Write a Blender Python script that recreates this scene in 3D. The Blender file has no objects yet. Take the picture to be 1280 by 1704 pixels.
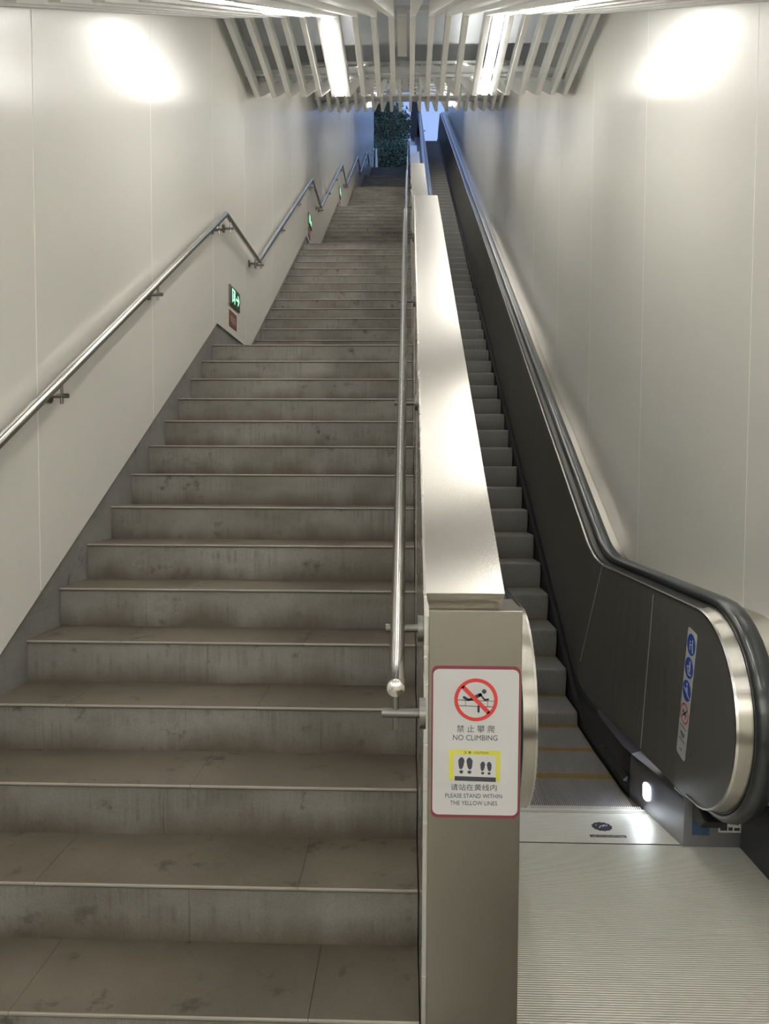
import bpy, bmesh, math, random
from mathutils import Vector, Matrix
random.seed(7)
S = bpy.context.scene
COL = S.collection
R = math.radians

# ------------------------------------------------------------------ camera
# World frame: X right, Y up the stairs, Z up. Eye at the origin, lower floor at z = -1.5.
FPX, PITCH, YAW, ROLL = 1272.8, 0.04853, 0.02845, 0.00485
cyw, syw, cp, sp, cr, sr = math.cos(YAW), math.sin(YAW), math.cos(PITCH), math.sin(PITCH), math.cos(ROLL), math.sin(ROLL)
r_ = Vector((cyw, syw, 0)); fw = Vector((-syw*cp, cyw*cp, -sp)); up = Vector((-syw*sp, cyw*sp, cp))
rr = r_*cr + up*sr; uu = -r_*sr + up*cr
cam_d = bpy.data.cameras.new('camera'); cam = bpy.data.objects.new('camera', cam_d); COL.objects.link(cam)
cam.matrix_world = Matrix(((rr.x, uu.x, -fw.x, 0), (rr.y, uu.y, -fw.y, 0), (rr.z, uu.z, -fw.z, 0), (0, 0, 0, 1)))
cam_d.sensor_fit = 'VERTICAL'; cam_d.sensor_height = 36; cam_d.lens = FPX/1704*36
cam_d.clip_start = .02; cam_d.clip_end = 500
S.camera = cam

# ------------------------------------------------------------------ world, exposure
W = bpy.data.worlds.new('dusk_sky'); S.world = W; W.use_nodes = True
bg = W.node_tree.nodes['Background']; bg.inputs[0].default_value = (.28, .41, .76, 1); bg.inputs[1].default_value = .8
S.view_settings.view_transform = 'Standard'; S.view_settings.look = 'None'
S.view_settings.gamma = 1; S.view_settings.use_curve_mapping = False
S.view_settings.exposure = 0.72
LAMP = 22.0          # emission of the fluorescent battens
COMBLAMP = 24.0

# ------------------------------------------------------------------ dimensions
E = 1.5; FZ = -1.5
RI, TR = .15, .2657; T = RI/TR; D0 = 1.6294; LAND = 1.267
XL, XS = -1.362, .0360            # stair width
PXL = -1.350                     # left wall panel face
XR = 1.372                       # right wall face
NFL = 7
FLD = 14*TR + (LAND-TR)          # depth from one landing edge to the next
CS = T*D0 + 1.2                  # nosing line z = T*d - CS (first flight)
TE = .5727; CN = 4.04            # escalator nosing line z = TE*d - CN
ZTOP = 12.0
def land_d(n): return D0 + 14*TR + n*FLD
def nose(k):
    n = 0 if k <= 14 else (k-1)//14
    return D0 + k*TR + n*(LAND-TR), -1.2 + k*RI

# ------------------------------------------------------------------ materials
def mat(name, color, rough=.5, metal=0, spec=.5, coat=0, coatr=.1, emit=None, estr=0, aniso=0):
    m = bpy.data.materials.new(name); m.use_nodes = True
    b = m.node_tree.nodes['Principled BSDF']
    b.inputs['Base Color'].default_value = (*color, 1); b.inputs['Roughness'].default_value = rough
    b.inputs['Metallic'].default_value = metal; b.inputs['Specular IOR Level'].default_value = spec
    b.inputs['Coat Weight'].default_value = coat; b.inputs['Coat Roughness'].default_value = coatr
    if emit: b.inputs['Emission Color'].default_value = (*emit, 1); b.inputs['Emission Strength'].default_value = estr
    return m
class NT:
    def __init__(s, m): s.t = m.node_tree; s.b = s.t.nodes['Principled BSDF']
    def n(s, typ, **kw):
        x = s.t.nodes.new(typ)
        for k, v in kw.items(): setattr(x, k, v)
        return x
    def l(s, a, b): s.t.links.new(a, b)
    def coords(s, scale=(1,1,1), rand=False, world=False):
        tc = s.n('ShaderNodeTexCoord'); mp = s.n('ShaderNodeMapping'); mp.inputs['Scale'].default_value = scale
        src = tc.outputs['Object']
        if world:
            g = s.n('ShaderNodeNewGeometry'); src = g.outputs['Position']
        if rand:
            oi = s.n('ShaderNodeObjectInfo'); mu = s.n('ShaderNodeMath', operation='MULTIPLY'); mu.inputs[1].default_value = 57.0
            s.l(oi.outputs['Random'], mu.inputs[0]); ad = s.n('ShaderNodeVectorMath', operation='ADD')
            s.l(src, ad.inputs[0]); s.l(mu.outputs[0], ad.inputs[1]); src = ad.outputs[0]
        s.l(src, mp.inputs[0]); return mp.outputs[0]
    def noise(s, vec, scale=5, detail=4, rough=.55):
        x = s.n('ShaderNodeTexNoise'); s.l(vec, x.inputs['Vector']); x.inputs['Scale'].default_value = scale
        x.inputs['Detail'].default_value = detail; x.inputs['Roughness'].default_value = rough; return x.outputs['Fac']
    def ramp(s, fac, stops):
        x = s.n('ShaderNodeValToRGB'); e = x.color_ramp.elements
        while len(e) < len(stops): e.new(.5)
        for i, (p, c) in enumerate(stops): e[i].position = p; e[i].color = (*c, 1) if len(c) == 3 else c
        s.l(fac, x.inputs[0]); return x.outputs[0]
    def mix(s, fac, a, b, mode='MIX'):
        x = s.n('ShaderNodeMix', data_type='RGBA', blend_type=mode)
        if isinstance(fac, (int, float)): x.inputs[0].default_value = fac
        else: s.l(fac, x.inputs[0])
        for i, v in ((6, a), (7, b)):
            if isinstance(v, tuple): x.inputs[i].default_value = (*v, 1)
            else: s.l(v, x.inputs[i])
        return x.outputs[2]
    def bump(s, h, st=.1, dist=.01):
        x = s.n('ShaderNodeBump'); x.inputs['Strength'].default_value = st; x.inputs['Distance'].default_value = dist
        s.l(h, x.inputs['Height']); s.l(x.outputs[0], s.b.inputs['Normal'])

def steel(name, color, rough, scale, bst=.05, var=.12):
    m = mat(name, color, rough, 1.0); q = NT(m)
    v = q.coords(scale, world=True); f = q.noise(v, 6, 5, .6)
    g = q.noise(q.coords((1.2, 1.2, 1.2), world=True), 2.2, 3)
    c1 = tuple(c*(1-var) for c in color); c2 = tuple(min(1, c*(1+var)) for c in color)
    q.l(q.mix(g, c1, c2), q.b.inputs['Base Color'])
    rm = q.n('ShaderNodeMapRange'); rm.inputs[3].default_value = rough*.93; rm.inputs[4].default_value = rough*1.07
    q.l(f, rm.inputs[0]); q.l(rm.outputs[0], q.b.inputs['Roughness']); q.bump(f, bst, .002); return m
M = {}
M['steel'] = steel('brushed_steel_cap', (.56, .53, .485), .26, (30, .25, .25), 0, .025)
def aniso(m, a):
    q = NT(m); c = q.n('ShaderNodeCombineXYZ'); c.inputs[0].default_value = 1; q.l(c.outputs[0], q.b.inputs['Tangent']); q.b.inputs['Anisotropic'].default_value = a
aniso(M['steel'], .95)
M['steel_post'] = steel('brushed_steel_post', (.27, .25, .212), .36, (20, 20, 1), .006)
M['steel_side'] = steel('satin_steel_cladding', (.58, .57, .53), .27, (.3, .3, 3), .002)
M['rail'] = mat('polished_rail_steel', (.62, .60, .56), .17, 1)
M['bracket'] = mat('cast_bracket_steel', (.22, .215, .20), .3, 1)
M['deck'] = steel('escalator_deck_steel', (.60, .57, .51), .26, (20, .4, .4), 0, .04)
aniso(M['deck'], .8)
M['chrome'] = mat('balustrade_trim_steel', (.75, .73, .68), .2, 1)
M['rubber'] = mat('black_handrail_rubber', (.022, .026, .027), .28, 0, .5, .5, .12)
M['guide'] = mat('guide_metal_dark_reflection', (.09, .09, .088), .3, .8)  # dark reflection on the steel band put into its colour
M['black'] = mat('black_profile', (.018, .019, .02), .42)
M['skirt'] = mat('blackened_skirt_steel', (.06, .062, .07), .38, .7)
M['skirt_front'] = steel('satin_skirt_steel', (.42, .43, .46), .34, (2, 2, 20), .01)
M['joint'] = mat('thin_light_joint', (.75, .74, .70), .35, .6)
# dark balustrade sheet
m = mat('dark_balustrade_steel', (.05, .048, .043), .36, .45); q = NT(m)
v = q.coords((1, .6, .6), world=True); f = q.noise(v, 4, 4); q.l(q.mix(f, (.165, .16, .145), (.205, .198, .18)), q.b.inputs['Base Color'])
f2 = q.noise(q.coords((2, 6, 1.2), world=True), 5, 6, .7); rm = q.n('ShaderNodeMapRange'); rm.inputs[3].default_value = .3; rm.inputs[4].default_value = .42
q.l(f2, rm.inputs[0]); q.l(rm.outputs[0], q.b.inputs['Roughness']); M['panel'] = m
# enamelled wall panel
m = mat('enamel_wall_panel', (.66, .655, .60), .3, 0, .5, .8, .2); q = NT(m)
f = q.noise(q.coords((1, .5, .12), world=True), 2.0, 4); q.l(q.mix(f, (.62, .615, .565), (.69, .68, .63)), q.b.inputs['Base Color'])
f2 = q.noise(q.coords((1, 1, .2), world=True), 3, 5); rm = q.n('ShaderNodeMapRange'); rm.inputs[3].default_value = .32; rm.inputs[4].default_value = .42
q.l(f2, rm.inputs[0]); q.l(rm.outputs[0], q.b.inputs['Roughness']); M['wall'] = m
M['seam'] = mat('pale_sealant_joint', (.90, .89, .84), .6)
# stone
def stone(name, base, dark, streak, grime=False):
    m = mat(name, base, .62, 0, .35); q = NT(m)
    v = q.coords((1, 1, 1), rand=True)
    big = q.noise(v, 2.3, 5, .6); fine = q.noise(v, 260, 2, .6)
    c = q.mix(q.ramp(big, [(.35, (0,0,0)), (.68, (1,1,1))]), base, dark)
    spots = q.ramp(q.noise(v, 9, 5, .65), [(.60, (0,0,0)), (.69, (1,1,1))])
    c = q.mix(spots, c, tuple(x*.62 for x in dark))
    if streak:
        st = q.noise(q.coords((42, 1, 1.3), rand=True), 2.0, 5, .6)
        s1 = q.ramp(st, [(.45, (0,0,0)), (.72, (.75,.75,.75))])
        gr = q.noise(q.coords((3, 1, 9), rand=True), 2.0, 3)
        s2 = q.ramp(gr, [(.42, (0,0,0)), (.62, (1,1,1))])
        mm = q.n('ShaderNodeMath', operation='MULTIPLY'); q.l(s1, mm.inputs[0]); q.l(s2, mm.inputs[1])
        c = q.mix(mm.outputs[0], c, tuple(x*.72 for x in dark))
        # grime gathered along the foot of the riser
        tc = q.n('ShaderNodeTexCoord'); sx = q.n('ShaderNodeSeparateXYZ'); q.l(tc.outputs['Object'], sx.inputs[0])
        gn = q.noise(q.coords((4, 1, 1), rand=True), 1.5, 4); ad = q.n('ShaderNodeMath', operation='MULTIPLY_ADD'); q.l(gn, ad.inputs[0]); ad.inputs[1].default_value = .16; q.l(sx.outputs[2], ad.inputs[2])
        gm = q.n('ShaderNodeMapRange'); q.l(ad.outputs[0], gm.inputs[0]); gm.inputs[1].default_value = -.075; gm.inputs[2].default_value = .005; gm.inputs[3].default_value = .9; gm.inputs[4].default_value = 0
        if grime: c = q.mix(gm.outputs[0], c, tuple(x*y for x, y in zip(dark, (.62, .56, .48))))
    else:
        ob = q.coords((1, 1, 1)); 
    fr = q.ramp(fine, [(.3, (.88,.88,.88)), (.7, (1.1,1.1,1.1))])
    c = q.mix(1.0, c, fr, 'MULTIPLY')
    q.l(c, q.b.inputs['Base Color']); q.bump(fine, .25, .002); return m
M['tread'] = stone('flamed_granite_tread', (.120, .101, .076), (.078, .065, .047), False)
M['worn'] = mat('worn_granite_edge', (.26, .24, .20), .5)
M['riser'] = stone('smooth_granite_riser', (.245, .236, .212), (.15, .139, .115), True, True)
M['concrete'] = stone('grey_stone_stringer', (.21, .205, .19), (.14, .135, .125), True)
M['hall_floor'] = mat('polished_hall_stone', (.42, .41, .38), .35)
M['alu'] = mat('ribbed_aluminium', (.80, .78, .71), .4, .3)
M['alu_dark'] = mat('groove_dirt', (.16, .15, .13), .8)
M['step'] = mat('cast_step_metal', (.42, .41, .39), .45, .35)
M['yellow'] = mat('yellow_step_line', (.42, .27, .05), .5)
M['slat'] = mat('painted_ceiling_slat', (.88, .88, .85), .45)
M['slab'] = mat('grey_blue_ceiling_void', (.74, .78, .84), .8)
M['tube'] = mat('fluorescent_diffuser', (.9, .9, .9), .4, emit=(1.0, .97, .915), estr=LAMP)
M['lens'] = mat('comb_light_lens', (.9, .9, .9), .3, emit=(.80, .88, 1.0), estr=COMBLAMP)
M['white'] = mat('white_sign_vinyl', (.55, .55, .54), .35)
M['maroon'] = mat('maroon_sign_border', (.22, .035, .05), .4)
M['red'] = mat('red_sign_ink', (.60, .045, .04), .4)
M['ink'] = mat('slate_sign_ink', (.045, .05, .065), .4)
M['lemon'] = mat('lemon_sign_ink', (.62, .60, .08), .4)
M['blue'] = mat('blue_sign_ink', (.03, .08, .42), .35)
M['ltblue'] = mat('slate_blue_plastic', (.05, .10, .19), .5)
M['green_box'] = mat('dark_sign_face', (.02, .07, .04), .3)
M['green'] = mat('lit_green_symbol', (.1, .8, .3), .4, emit=(.38, 1.0, .55), estr=1.1)
M['sign_case'] = mat('grey_sign_case', (.14, .14, .13), .4, .5)
M['redplate'] = mat('brown_red_plate', (.16, .055, .04), .5)
M['paving'] = mat('outdoor_paving', (.18, .18, .18), .8)
M['leaf'] = mat('leaf', (.09, .13, .075), .55)
M['bark'] = mat('bark', (.06, .045, .03), .9)
M['pillar'] = mat('dark_pillar_cladding', (.05, .05, .06), .5)

# ------------------------------------------------------------------ helpers
def obj(name, bm, m, parent=None, smooth=False, bevel=0):
    me = bpy.data.meshes.new(name); bmesh.ops.recalc_face_normals(bm, faces=bm.faces); bm.to_mesh(me); bm.free()
    o = bpy.data.objects.new(name, me); COL.objects.link(o)
    for x in (m if isinstance(m, (list, tuple)) else [m]): me.materials.append(M[x])
    if smooth:
        for p in me.polygons: p.use_smooth = True
        try: me.set_sharp_from_angle(angle=R(35))
        except Exception: pass
    if bevel:
        b = o.modifiers.new('bevel', 'BEVEL'); b.width = bevel; b.segments = 2; b.limit_method = 'ANGLE'; b.angle_limit = R(35)
    if parent: o.parent = parent
    return o
def tag(o, label, cat, group=None):
    o['label'] = label; o['category'] = cat
    if group: o['group'] = group
    return o
def thing(name, label, cat, loc=(0,0,0), group=None):
    o = bpy.data.objects.new(name, None); COL.objects.link(o); o.location = loc; o.empty_display_size = .1
    return tag(o, label, cat, group)
def struct(name, bm, m, **k):
    o = obj(name, bm, m, **k); o['kind'] = 'structure'; return o
def NB(): return bmesh.new()
def box(bm, x0, x1, y0, y1, z0, z1, mi=0):
    vs = [bm.verts.new(p) for p in ((x0,y0,z0),(x1,y0,z0),(x1,y1,z0),(x0,y1,z0),(x0,y0,z1),(x1,y0,z1),(x1,y1,z1),(x0,y1,z1))]
    for f in ((0,3,2,1),(4,5,6,7),(0,1,5,4),(1,2,6,5),(2,3,7,6),(3,0,4,7)):
        fc = bm.faces.new([vs[i] for i in f]); fc.material_index = mi
def bar(bm, a, b, w, h, upv=Vector((0,0,1))):
    """box bar from a to b; a,b are on the bottom centre line, w across, h along the normal"""
    a, b = Vector(a), Vector(b); d = (b-a).normalized(); s = d.cross(upv).normalized(); n = s.cross(d)
    vs = [bm.verts.new(p + s*i*w/2 + n*j*h) for p in (a, b) for i, j in ((-1,0),(1,0),(1,1),(-1,1))]
    for f in ((0,1,2,3),(7,6,5,4),(0,4,5,1),(1,5,6,2),(2,6,7,3),(3,7,4,0)): bm.faces.new([vs[i] for i in f])
def tube(bm, pts, r, n=14, caps=True):
    pts = [Vector(p) for p in pts]; rings = []
    for i, p in enumerate(pts):
        d = (pts[min(i+1, len(pts)-1)] - pts[max(i-1, 0)]).normalized()
        a = d.cross(Vector((1,0,0)))
        if a.length < .2: a = d.cross(Vector((0,0,1)))
        a.normalize(); b = d.cross(a)
        k = 1
        if 0 < i < len(pts)-1:
            c = max(.5, math.cos(.5*(pts[i]-pts[i-1]).angle(pts[i+1]-pts[i])))
        else: c = 1
        # stretch in the bend plane so that mitred tubes keep their thickness
        bend = None
        if c < .9999:
            bend = ((pts[i+1]-pts[i]).normalized() - (pts[i]-pts[i-1]).normalized()).normalized()
        ring = []
        for j in range(n):
            t = 2*math.pi*j/n; v = a*math.cos(t)*r + b*math.sin(t)*r
            if bend: v += bend*(v.dot(bend))*(1/c-1)
            ring.append(bm.verts.new(p+v))
        rings.append(ring)
    for A, B in zip(rings, rings[1:]):
        for j in range(n): bm.faces.new((A[j], A[(j+1)%n], B[(j+1)%n], B[j]))
    if caps: bm.faces.new(rings[0][::-1]); bm.faces.new(rings[-1])
def prism(bm, poly, axis, a, b, mi=0):
    """poly of 2D points extruded along axis: 'X' poly=(y,z); 'Y' poly=(x,z)"""
    f3 = (lambda p, t: (t, p[0], p[1])) if axis == 'X' else (lambda p, t: (p[0], t, p[1]))
    A = [bm.verts.new(f3(p, a)) for p in poly]; B = [bm.verts.new(f3(p, b)) for p in poly]
    n = len(poly)
    for i in range(n):
        fc = bm.faces.new((A[i], A[(i+1)%n], B[(i+1)%n], B[i])); fc.material_index = mi
    for L in (A, B[::-1]): fc = bm.faces.new(L); fc.material_index = mi
def sweep(bm, path, prof, caps=True, closed=True):
    """path of (y,z); prof of (x, n) with n along the left normal of the path"""
    rings = []; N = len(path)
    for i in range(N):
        a = Vector(path[max(i-1, 0)]); b = Vector(path[min(i+1, N-1)]); d = (b-a).normalized(); nrm = Vector((-d.y, d.x))
        k = 1
        if 0 < i < N-1:
            u = (Vector(path[i])-a).normalized(); w = (b-Vector(path[i])).normalized(); nrm = (Vector((-u.y, u.x))+Vector((-w.y, w.x))).normalized()
            k = 1/max(.5, nrm.dot(Vector((-u.y, u.x))))
        rings.append([bm.verts.new((x, path[i][0]+nrm.x*n_*k, path[i][1]+nrm.y*n_*k)) for x, n_ in prof])
    m_ = len(prof); rng = range(m_ if closed else m_-1)
    for A, B in zip(rings, rings[1:]):
        for j in rng: bm.faces.new((A[j], A[(j+1)%m_], B[(j+1)%m_], B[j]))
    if caps and closed: bm.faces.new(rings[0][::-1]); bm.faces.new(rings[-1])
def disc(bm, c, r, axis, th, n=28, mi=0):
    poly = [(c[0]+r*math.cos(2*math.pi*i/n), c[1]+r*math.sin(2*math.pi*i/n)) for i in range(n)]
    prism(bm, poly, axis, th[0], th[1], mi)
ORD = ['first','second','third','fourth','fifth','sixth','seventh','eighth','ninth','tenth','eleventh','twelfth','thirteenth',
       'fourteenth','fifteenth','sixteenth','seventeenth','eighteenth','nineteenth','twentieth','twenty-first']

# ------------------------------------------------------------------ setting: floor
bm = NB(); box(bm, -5.2, 5.2, -10, -1, FZ-.12, FZ-.0125); box(bm, -1.5, 1.5, -1, 4.0, FZ-.12, FZ-.0125); struct('floor', bm, 'tread')
bm = NB(); box(bm, -5.2, 5.2, -10, -1, FZ-.012, FZ); box(bm, -1.36, .19, -1, D0-2*TR+.02, FZ-.012, FZ); o = struct('floor', bm, 'hall_floor')
bm = NB(); box(bm, -12, 12, 31.26, 70, ZTOP-.3, ZTOP); box(bm, .21, 1.4, 29.6, 31.26, ZTOP-.3, ZTOP-.002); struct('floor', bm, 'paving')

# ------------------------------------------------------------------ ceiling profile
CPATH = [(-1, 1.33), (2.2, 1.33), (5.45, 3.165), (6.56, 3.165), (5.45+FLD, 5.225), (6.56+FLD, 5.225), (20.2, 10.15)]
def ceil_z(d):
    for (a, za), (b, zb) in zip(CPATH, CPATH[1:]):
        if d <= b: return za+(zb-za)*(d-a)/(b-a)
    return CPATH[-1][1]+T*(d-CPATH[-1][0])
VOID = .42
bm = NB(); sweep(bm, [(a, b+VOID) for a, b in CPATH], [(-1.42, 0), (1.42, 0), (1.42, .15), (-1.42, .15)]); struct('ceiling', bm, 'slab')
bm = NB(); box(bm, -5.2, 5.2, -10, -1.0, 1.36, 1.5); struct('ceiling', bm, 'slat')
# end fascia of the covered part
bm = NB(); box(bm, -1.42, 1.42, 20.2, 20.26, 10.3, 11.2); struct('trim_1', bm, 'slab')

# ------------------------------------------------------------------ walls
def below_left(d):
    """bottom edge of the left cladding"""
    if d <= D0-2*TR: return FZ+.02
    n = 0
    while n < NFL and d > land_d(n)+LAND: n += 1
    zl = .9+2.1*n                                  # z of the landing that ends flight n
    z0 = -1.2 if n == 0 else zl-2.1+RI
    dn = D0 if n == 0 else land_d(n-1)+LAND
    zi = z0 + T*(d-dn) + (.112 if n == 0 else .045)
    zi = min(zi, zl+.17, ZTOP+.17)
    if n > 0: zi = max(zi, zl-2.1+.17)
    return max(zi, FZ+.02)
WEND = 30.3
def wall(name, x0, x1, seams, zbot):
    bm = NB(); gap = .003
    ed = [-1.0]+[s for s in seams]+[WEND]
    for a, b in zip(ed, ed[1:]):
        a2, b2 = a+gap, b-gap
        cuts = sorted({a2, b2} | {c for c, _ in CPATH if a2 < c < b2} | {c for n in range(-1, NFL) for c in (land_d(n)+.13, land_d(n)+LAND-.14) if a2 < c < b2})
        for u, v in zip(cuts, cuts[1:]):
            e = 1e-4
            pts = [(u, zbot(u+e)), (v, zbot(v-e)), (v, ceil_z(v)+.7+(1.2 if v > 20.2 else 0)), (u, ceil_z(u)+.7+(1.2 if u > 20.2 else 0))]
            prism(bm, pts, 'X', x0, x1)
    return struct(name, bm, 'wall')
SL = [.1, 1.47, 2.775, 4.06, 5.35, 6.41]+[7.7+1.3*i for i in range(18)]
wall('wall_left', PXL-.012, PXL, SL, below_left)
def esc_low(d): return FZ if d < 4.6 else max(FZ, TE*d-CN-.3)
SR = [.3, 1.65, 3.13, 4.56, 5.86]+[7.12+1.36*i for i in range(18)]
wall('wall_right', XR, XR+.012, SR, esc_low)
# sealant behind the joints of both walls
for nm, x, ss, zb in (('trim_2', PXL-.009, SL, below_left), ('trim_3', XR+.009, SR, esc_low)):
    bm = NB()
    for s in ss: box(bm, x-.0085 if x > 0 else x-.0015, x+.0015 if x > 0 else x+.0085, s-.0045, s+.0045, zb(s)+.01, ceil_z(s)+.6)
    struct(nm, bm, 'seam')
# stone backing wall seen under the left cladding
def backing(x0, x1, zoff):
    bm = NB(); cuts = [-6, D0-2*TR]+[c for n in range(NFL) for c in (land_d(n), land_d(n)+LAND)]
    for u, v in zip(cuts, cuts[1:]):
        pts = [(u, below_left(u+.001)-.6), (v, below_left(v-.001)-.6), (v, below_left(v-.001)+zoff), (u, below_left(u+.001)+zoff)]
        prism(bm, pts, 'X', x0, x1)
    return bm
struct('baseboard_left', backing(-1.5, XL, .35), 'concrete')
# outer shells so that no daylight leaks in
for nm, x0, x1 in (('wall_outer_left', -1.62, -1.5), ('wall_outer_right', 1.42, 1.54)):
    bm = NB(); prism(bm, [(-1, -2.4), (4, -2.4), (WEND, 12.2), (WEND, 18.2), (20.2, 11.9), (5, 4.6), (-1, 3)], 'X', x0, x1); struct(nm, bm, 'slab')
bm = NB(); box(bm, -5.2, 5.2, -10.1, -10.0, -1.7, 1.6); struct('wall_back', bm, 'wall')
bm = NB(); box(bm, -5.3, -5.2, -10.1, -1, -1.7, 1.6); box(bm, -5.3, PXL-.012, -1.05, -1, -1.7, 2.2); struct('wall_hall_left', bm, 'wall')
bm = NB(); box(bm, 5.2, 5.3, -10.1, -1, -1.7, 1.6); box(bm, XR+.012, 5.3, -1.05, -1, -1.7, 2.2); struct('wall_hall_right', bm, 'wall')
bm = NB(); box(bm, XR-.012, XR, -1, 3.06, FZ, FZ+.26); struct('dark_strip_right', bm, 'skirt')  # thin dark strip along the foot of the right wall
# lobby behind the camera: left side rail wall continues; keep it plain

# ------------------------------------------------------------------ staircase: flights > treads, landings
st = thing('staircase', 'long grey granite staircase of several flights with small landings, left of the escalator', 'stairs', ((XL+XS)/2, D0-2*TR, FZ))
def child_local(o, root): o.parent = root; o.matrix_parent_inverse = Matrix.Translation(-Vector(root.location)); return o
def tread_mesh(joints, depth, name):
    b = NB(); xs = [XL]+joints+[XS]
    for a, c in zip(xs, xs[1:]):
        prism(b, [(-.003, 0), (depth, 0), (depth, -.010), (-.004, -.010), (-.006, -.007), (-.006, -.003)], 'X', a+.0006, c-.0006, 0)
    for f in b.faces:
        if max(v.co.y for v in f.verts) < -.002 and min(v.co.z for v in f.verts) > -.0075: f.material_index = 1
    me = bpy.data.meshes.new(name); bmesh.ops.recalc_face_normals(b, faces=b.faces); b.to_mesh(me); b.free(); me.materials.append(M['tread']); me.materials.append(M['worn']); return me
TM = [tread_mesh(j, TR+.004, 'tread') for j in ([-.95, -.27], [-1.02, -.36], [-.62], [-.88, -.21], [-1.1, -.48])]
LM = tread_mesh([-.95, -.3], LAND+.004, 'landing_slab')
def riser_mesh(joints, name):
    b = NB(); xs = [XL]+joints+[XS]
    for a, c in zip(xs, xs[1:]): box(b, a+.0006, c-.0006, 0, .03, -RI, -.009)
    box(b, XL+.001, XS-.001, .003, .028, -RI+.001, -.0095, 1)
    me = bpy.data.meshes.new(name); bmesh.ops.recalc_face_normals(b, faces=b.faces); b.to_mesh(me); b.free(); me.materials.append(M['riser']); me.materials.append(M['alu_dark']); return me
RM = [riser_mesh(j, 'riser') for j in ([-.27], [-1.02, -.36], [-.7], [-.25], [-.55])]
for n in range(NFL):
    ks = range(-2, 15) if n == 0 else range(14*n+1, 14*n+(15 if n < NFL-1 else 5))
    d1, z1 = nose(ks[0] if n else -1); d2, z2 = nose(ks[-1])
    b = NB()
    prism(b, [(d1+.03, z1-RI), (d1+.03, z1-.031), (d2+.02, z2-.04-RI*0-.0), (d2+LAND, z2-.031), (d2+LAND, z2-RI*2), (d1+.5, z1-RI*2.2)] if False else
          [(d1+.06, z1-RI), (d2+.06, z2-RI), (d2+LAND-.0, z2-.014), (d2+LAND, z2-.5), (d1+.6, z1-RI-.2)], 'X', XL+.003, XS-.0002)
    fl = obj('flight', b, 'concrete'); child_local(fl, st)
    for k in ks:
        if k == -2: continue
        d, z = nose(k)
        tr = bpy.data.objects.new('tread' if k != ks[-1] else 'landing', LM if k == ks[-1] else TM[(k*7+3) % 5]); COL.objects.link(tr)
        tr.location = (0, d, z); tr.parent = fl; tr.matrix_parent_inverse = Matrix.Translation(-Vector(st.location))
        tr.matrix_parent_inverse = Matrix.Identity(4)
        ri = bpy.data.objects.new('riser', RM[(k*3+1) % 5]); COL.objects.link(ri); ri.location = (0, d, z); ri.parent = fl

# ------------------------------------------------------------------ central steel balustrade wall
CC = CS-1.0                                       # cap top plane of the first flight
def cap_path(off, d_start):
    pts = [(d_start, T*d_start-CC+off)]
    for n in range(NFL):
        d = land_d(n)+.08; pts.append((d, T*(d-n*FLD)-CC+2.1*n+off))
        if n < NFL-1:
            d2 = d+LAND-TR+.0; pts.append((d2, pts[-1][1])) 
    return pts
# flights rise 2.1 over 14 treads: between landings the line starts again one landing later
def zcap(d, n): return T*(d-n*(LAND-TR))-CC
def cap_pts():
    P = [(1.556, zcap(1.556, 0))]
    for n in range(NFL-1):
        d = land_d(n)+.08; P += [(d, zcap(d, n)), (d+LAND-TR, zcap(d, n))]
    d = land_d(NFL-2)+LAND+13*TR-2.5; P.append((d, zcap(d, NFL-1)))
    return P
CP = cap_pts()
bw = thing('balustrade_wall', 'narrow stainless steel partition wall between staircase and escalator, with sloping brushed cap', 'partition', (.13, 1.55, FZ))
b = NB()
for (u, zu), (v, zv) in zip(CP, CP[1:]):
    prism(b, [(u+(.012 if u < 2 else 0), zu-.05), (v, zv-.05), (v, zv-5.4), (u+(.012 if u < 2 else 0), zu-5.4 if u > 2 else FZ)], 'X', .0386, .198)
child_local(obj('side_panel', b, 'steel_side'), bw)
for i, ((u, zu), (v, zv)) in enumerate(zip(CP, CP[1:])):
    b = NB()
    d = Vector((v-u, zv-zu)).normalized(); nn = Vector((-d.y, d.x))
    h = .045 if zv > zu+.01 else .045
    # folded sheet: a little narrower at its underside
    A = []
    for (p, zz, e) in ((u, zu, 0), (v, zv, 1)):
        lo = (p, zz-h) if not (i == 0 and e == 0) else (p+.022, zz-.036)
        A.append([b.verts.new(q_) for q_ in ((.041, p, zz), (.203, p, zz), (.195, lo[0], lo[1]), (.049, lo[0], lo[1]))])
    for j in range(4): b.faces.new((A[0][j], A[0][(j+1)%4], A[1][(j+1)%4], A[1][j]))
    b.faces.new(A[0][::-1]); b.faces.new(A[1])
    child_local(obj('cap', b, 'steel', bevel=.0015), bw)
# joints of the side cladding
b = NB()
for d in (2.9, 4.2, 6.0, 7.4, 8.8): box(b, .0376, .0384, d-.002, d+.002, T*d-CC-1.2-(0 if d < 5.5 else .57), T*d-CC-.06-(0 if d < 5.5 else .57))
child_local(obj('panel_joint', b, 'joint'), bw)
b = NB(); box(b, .0480, .2375, 1.548, 1.70, FZ, -.275); child_local(obj('post', b, 'steel_post', bevel=.0015), bw)

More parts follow.
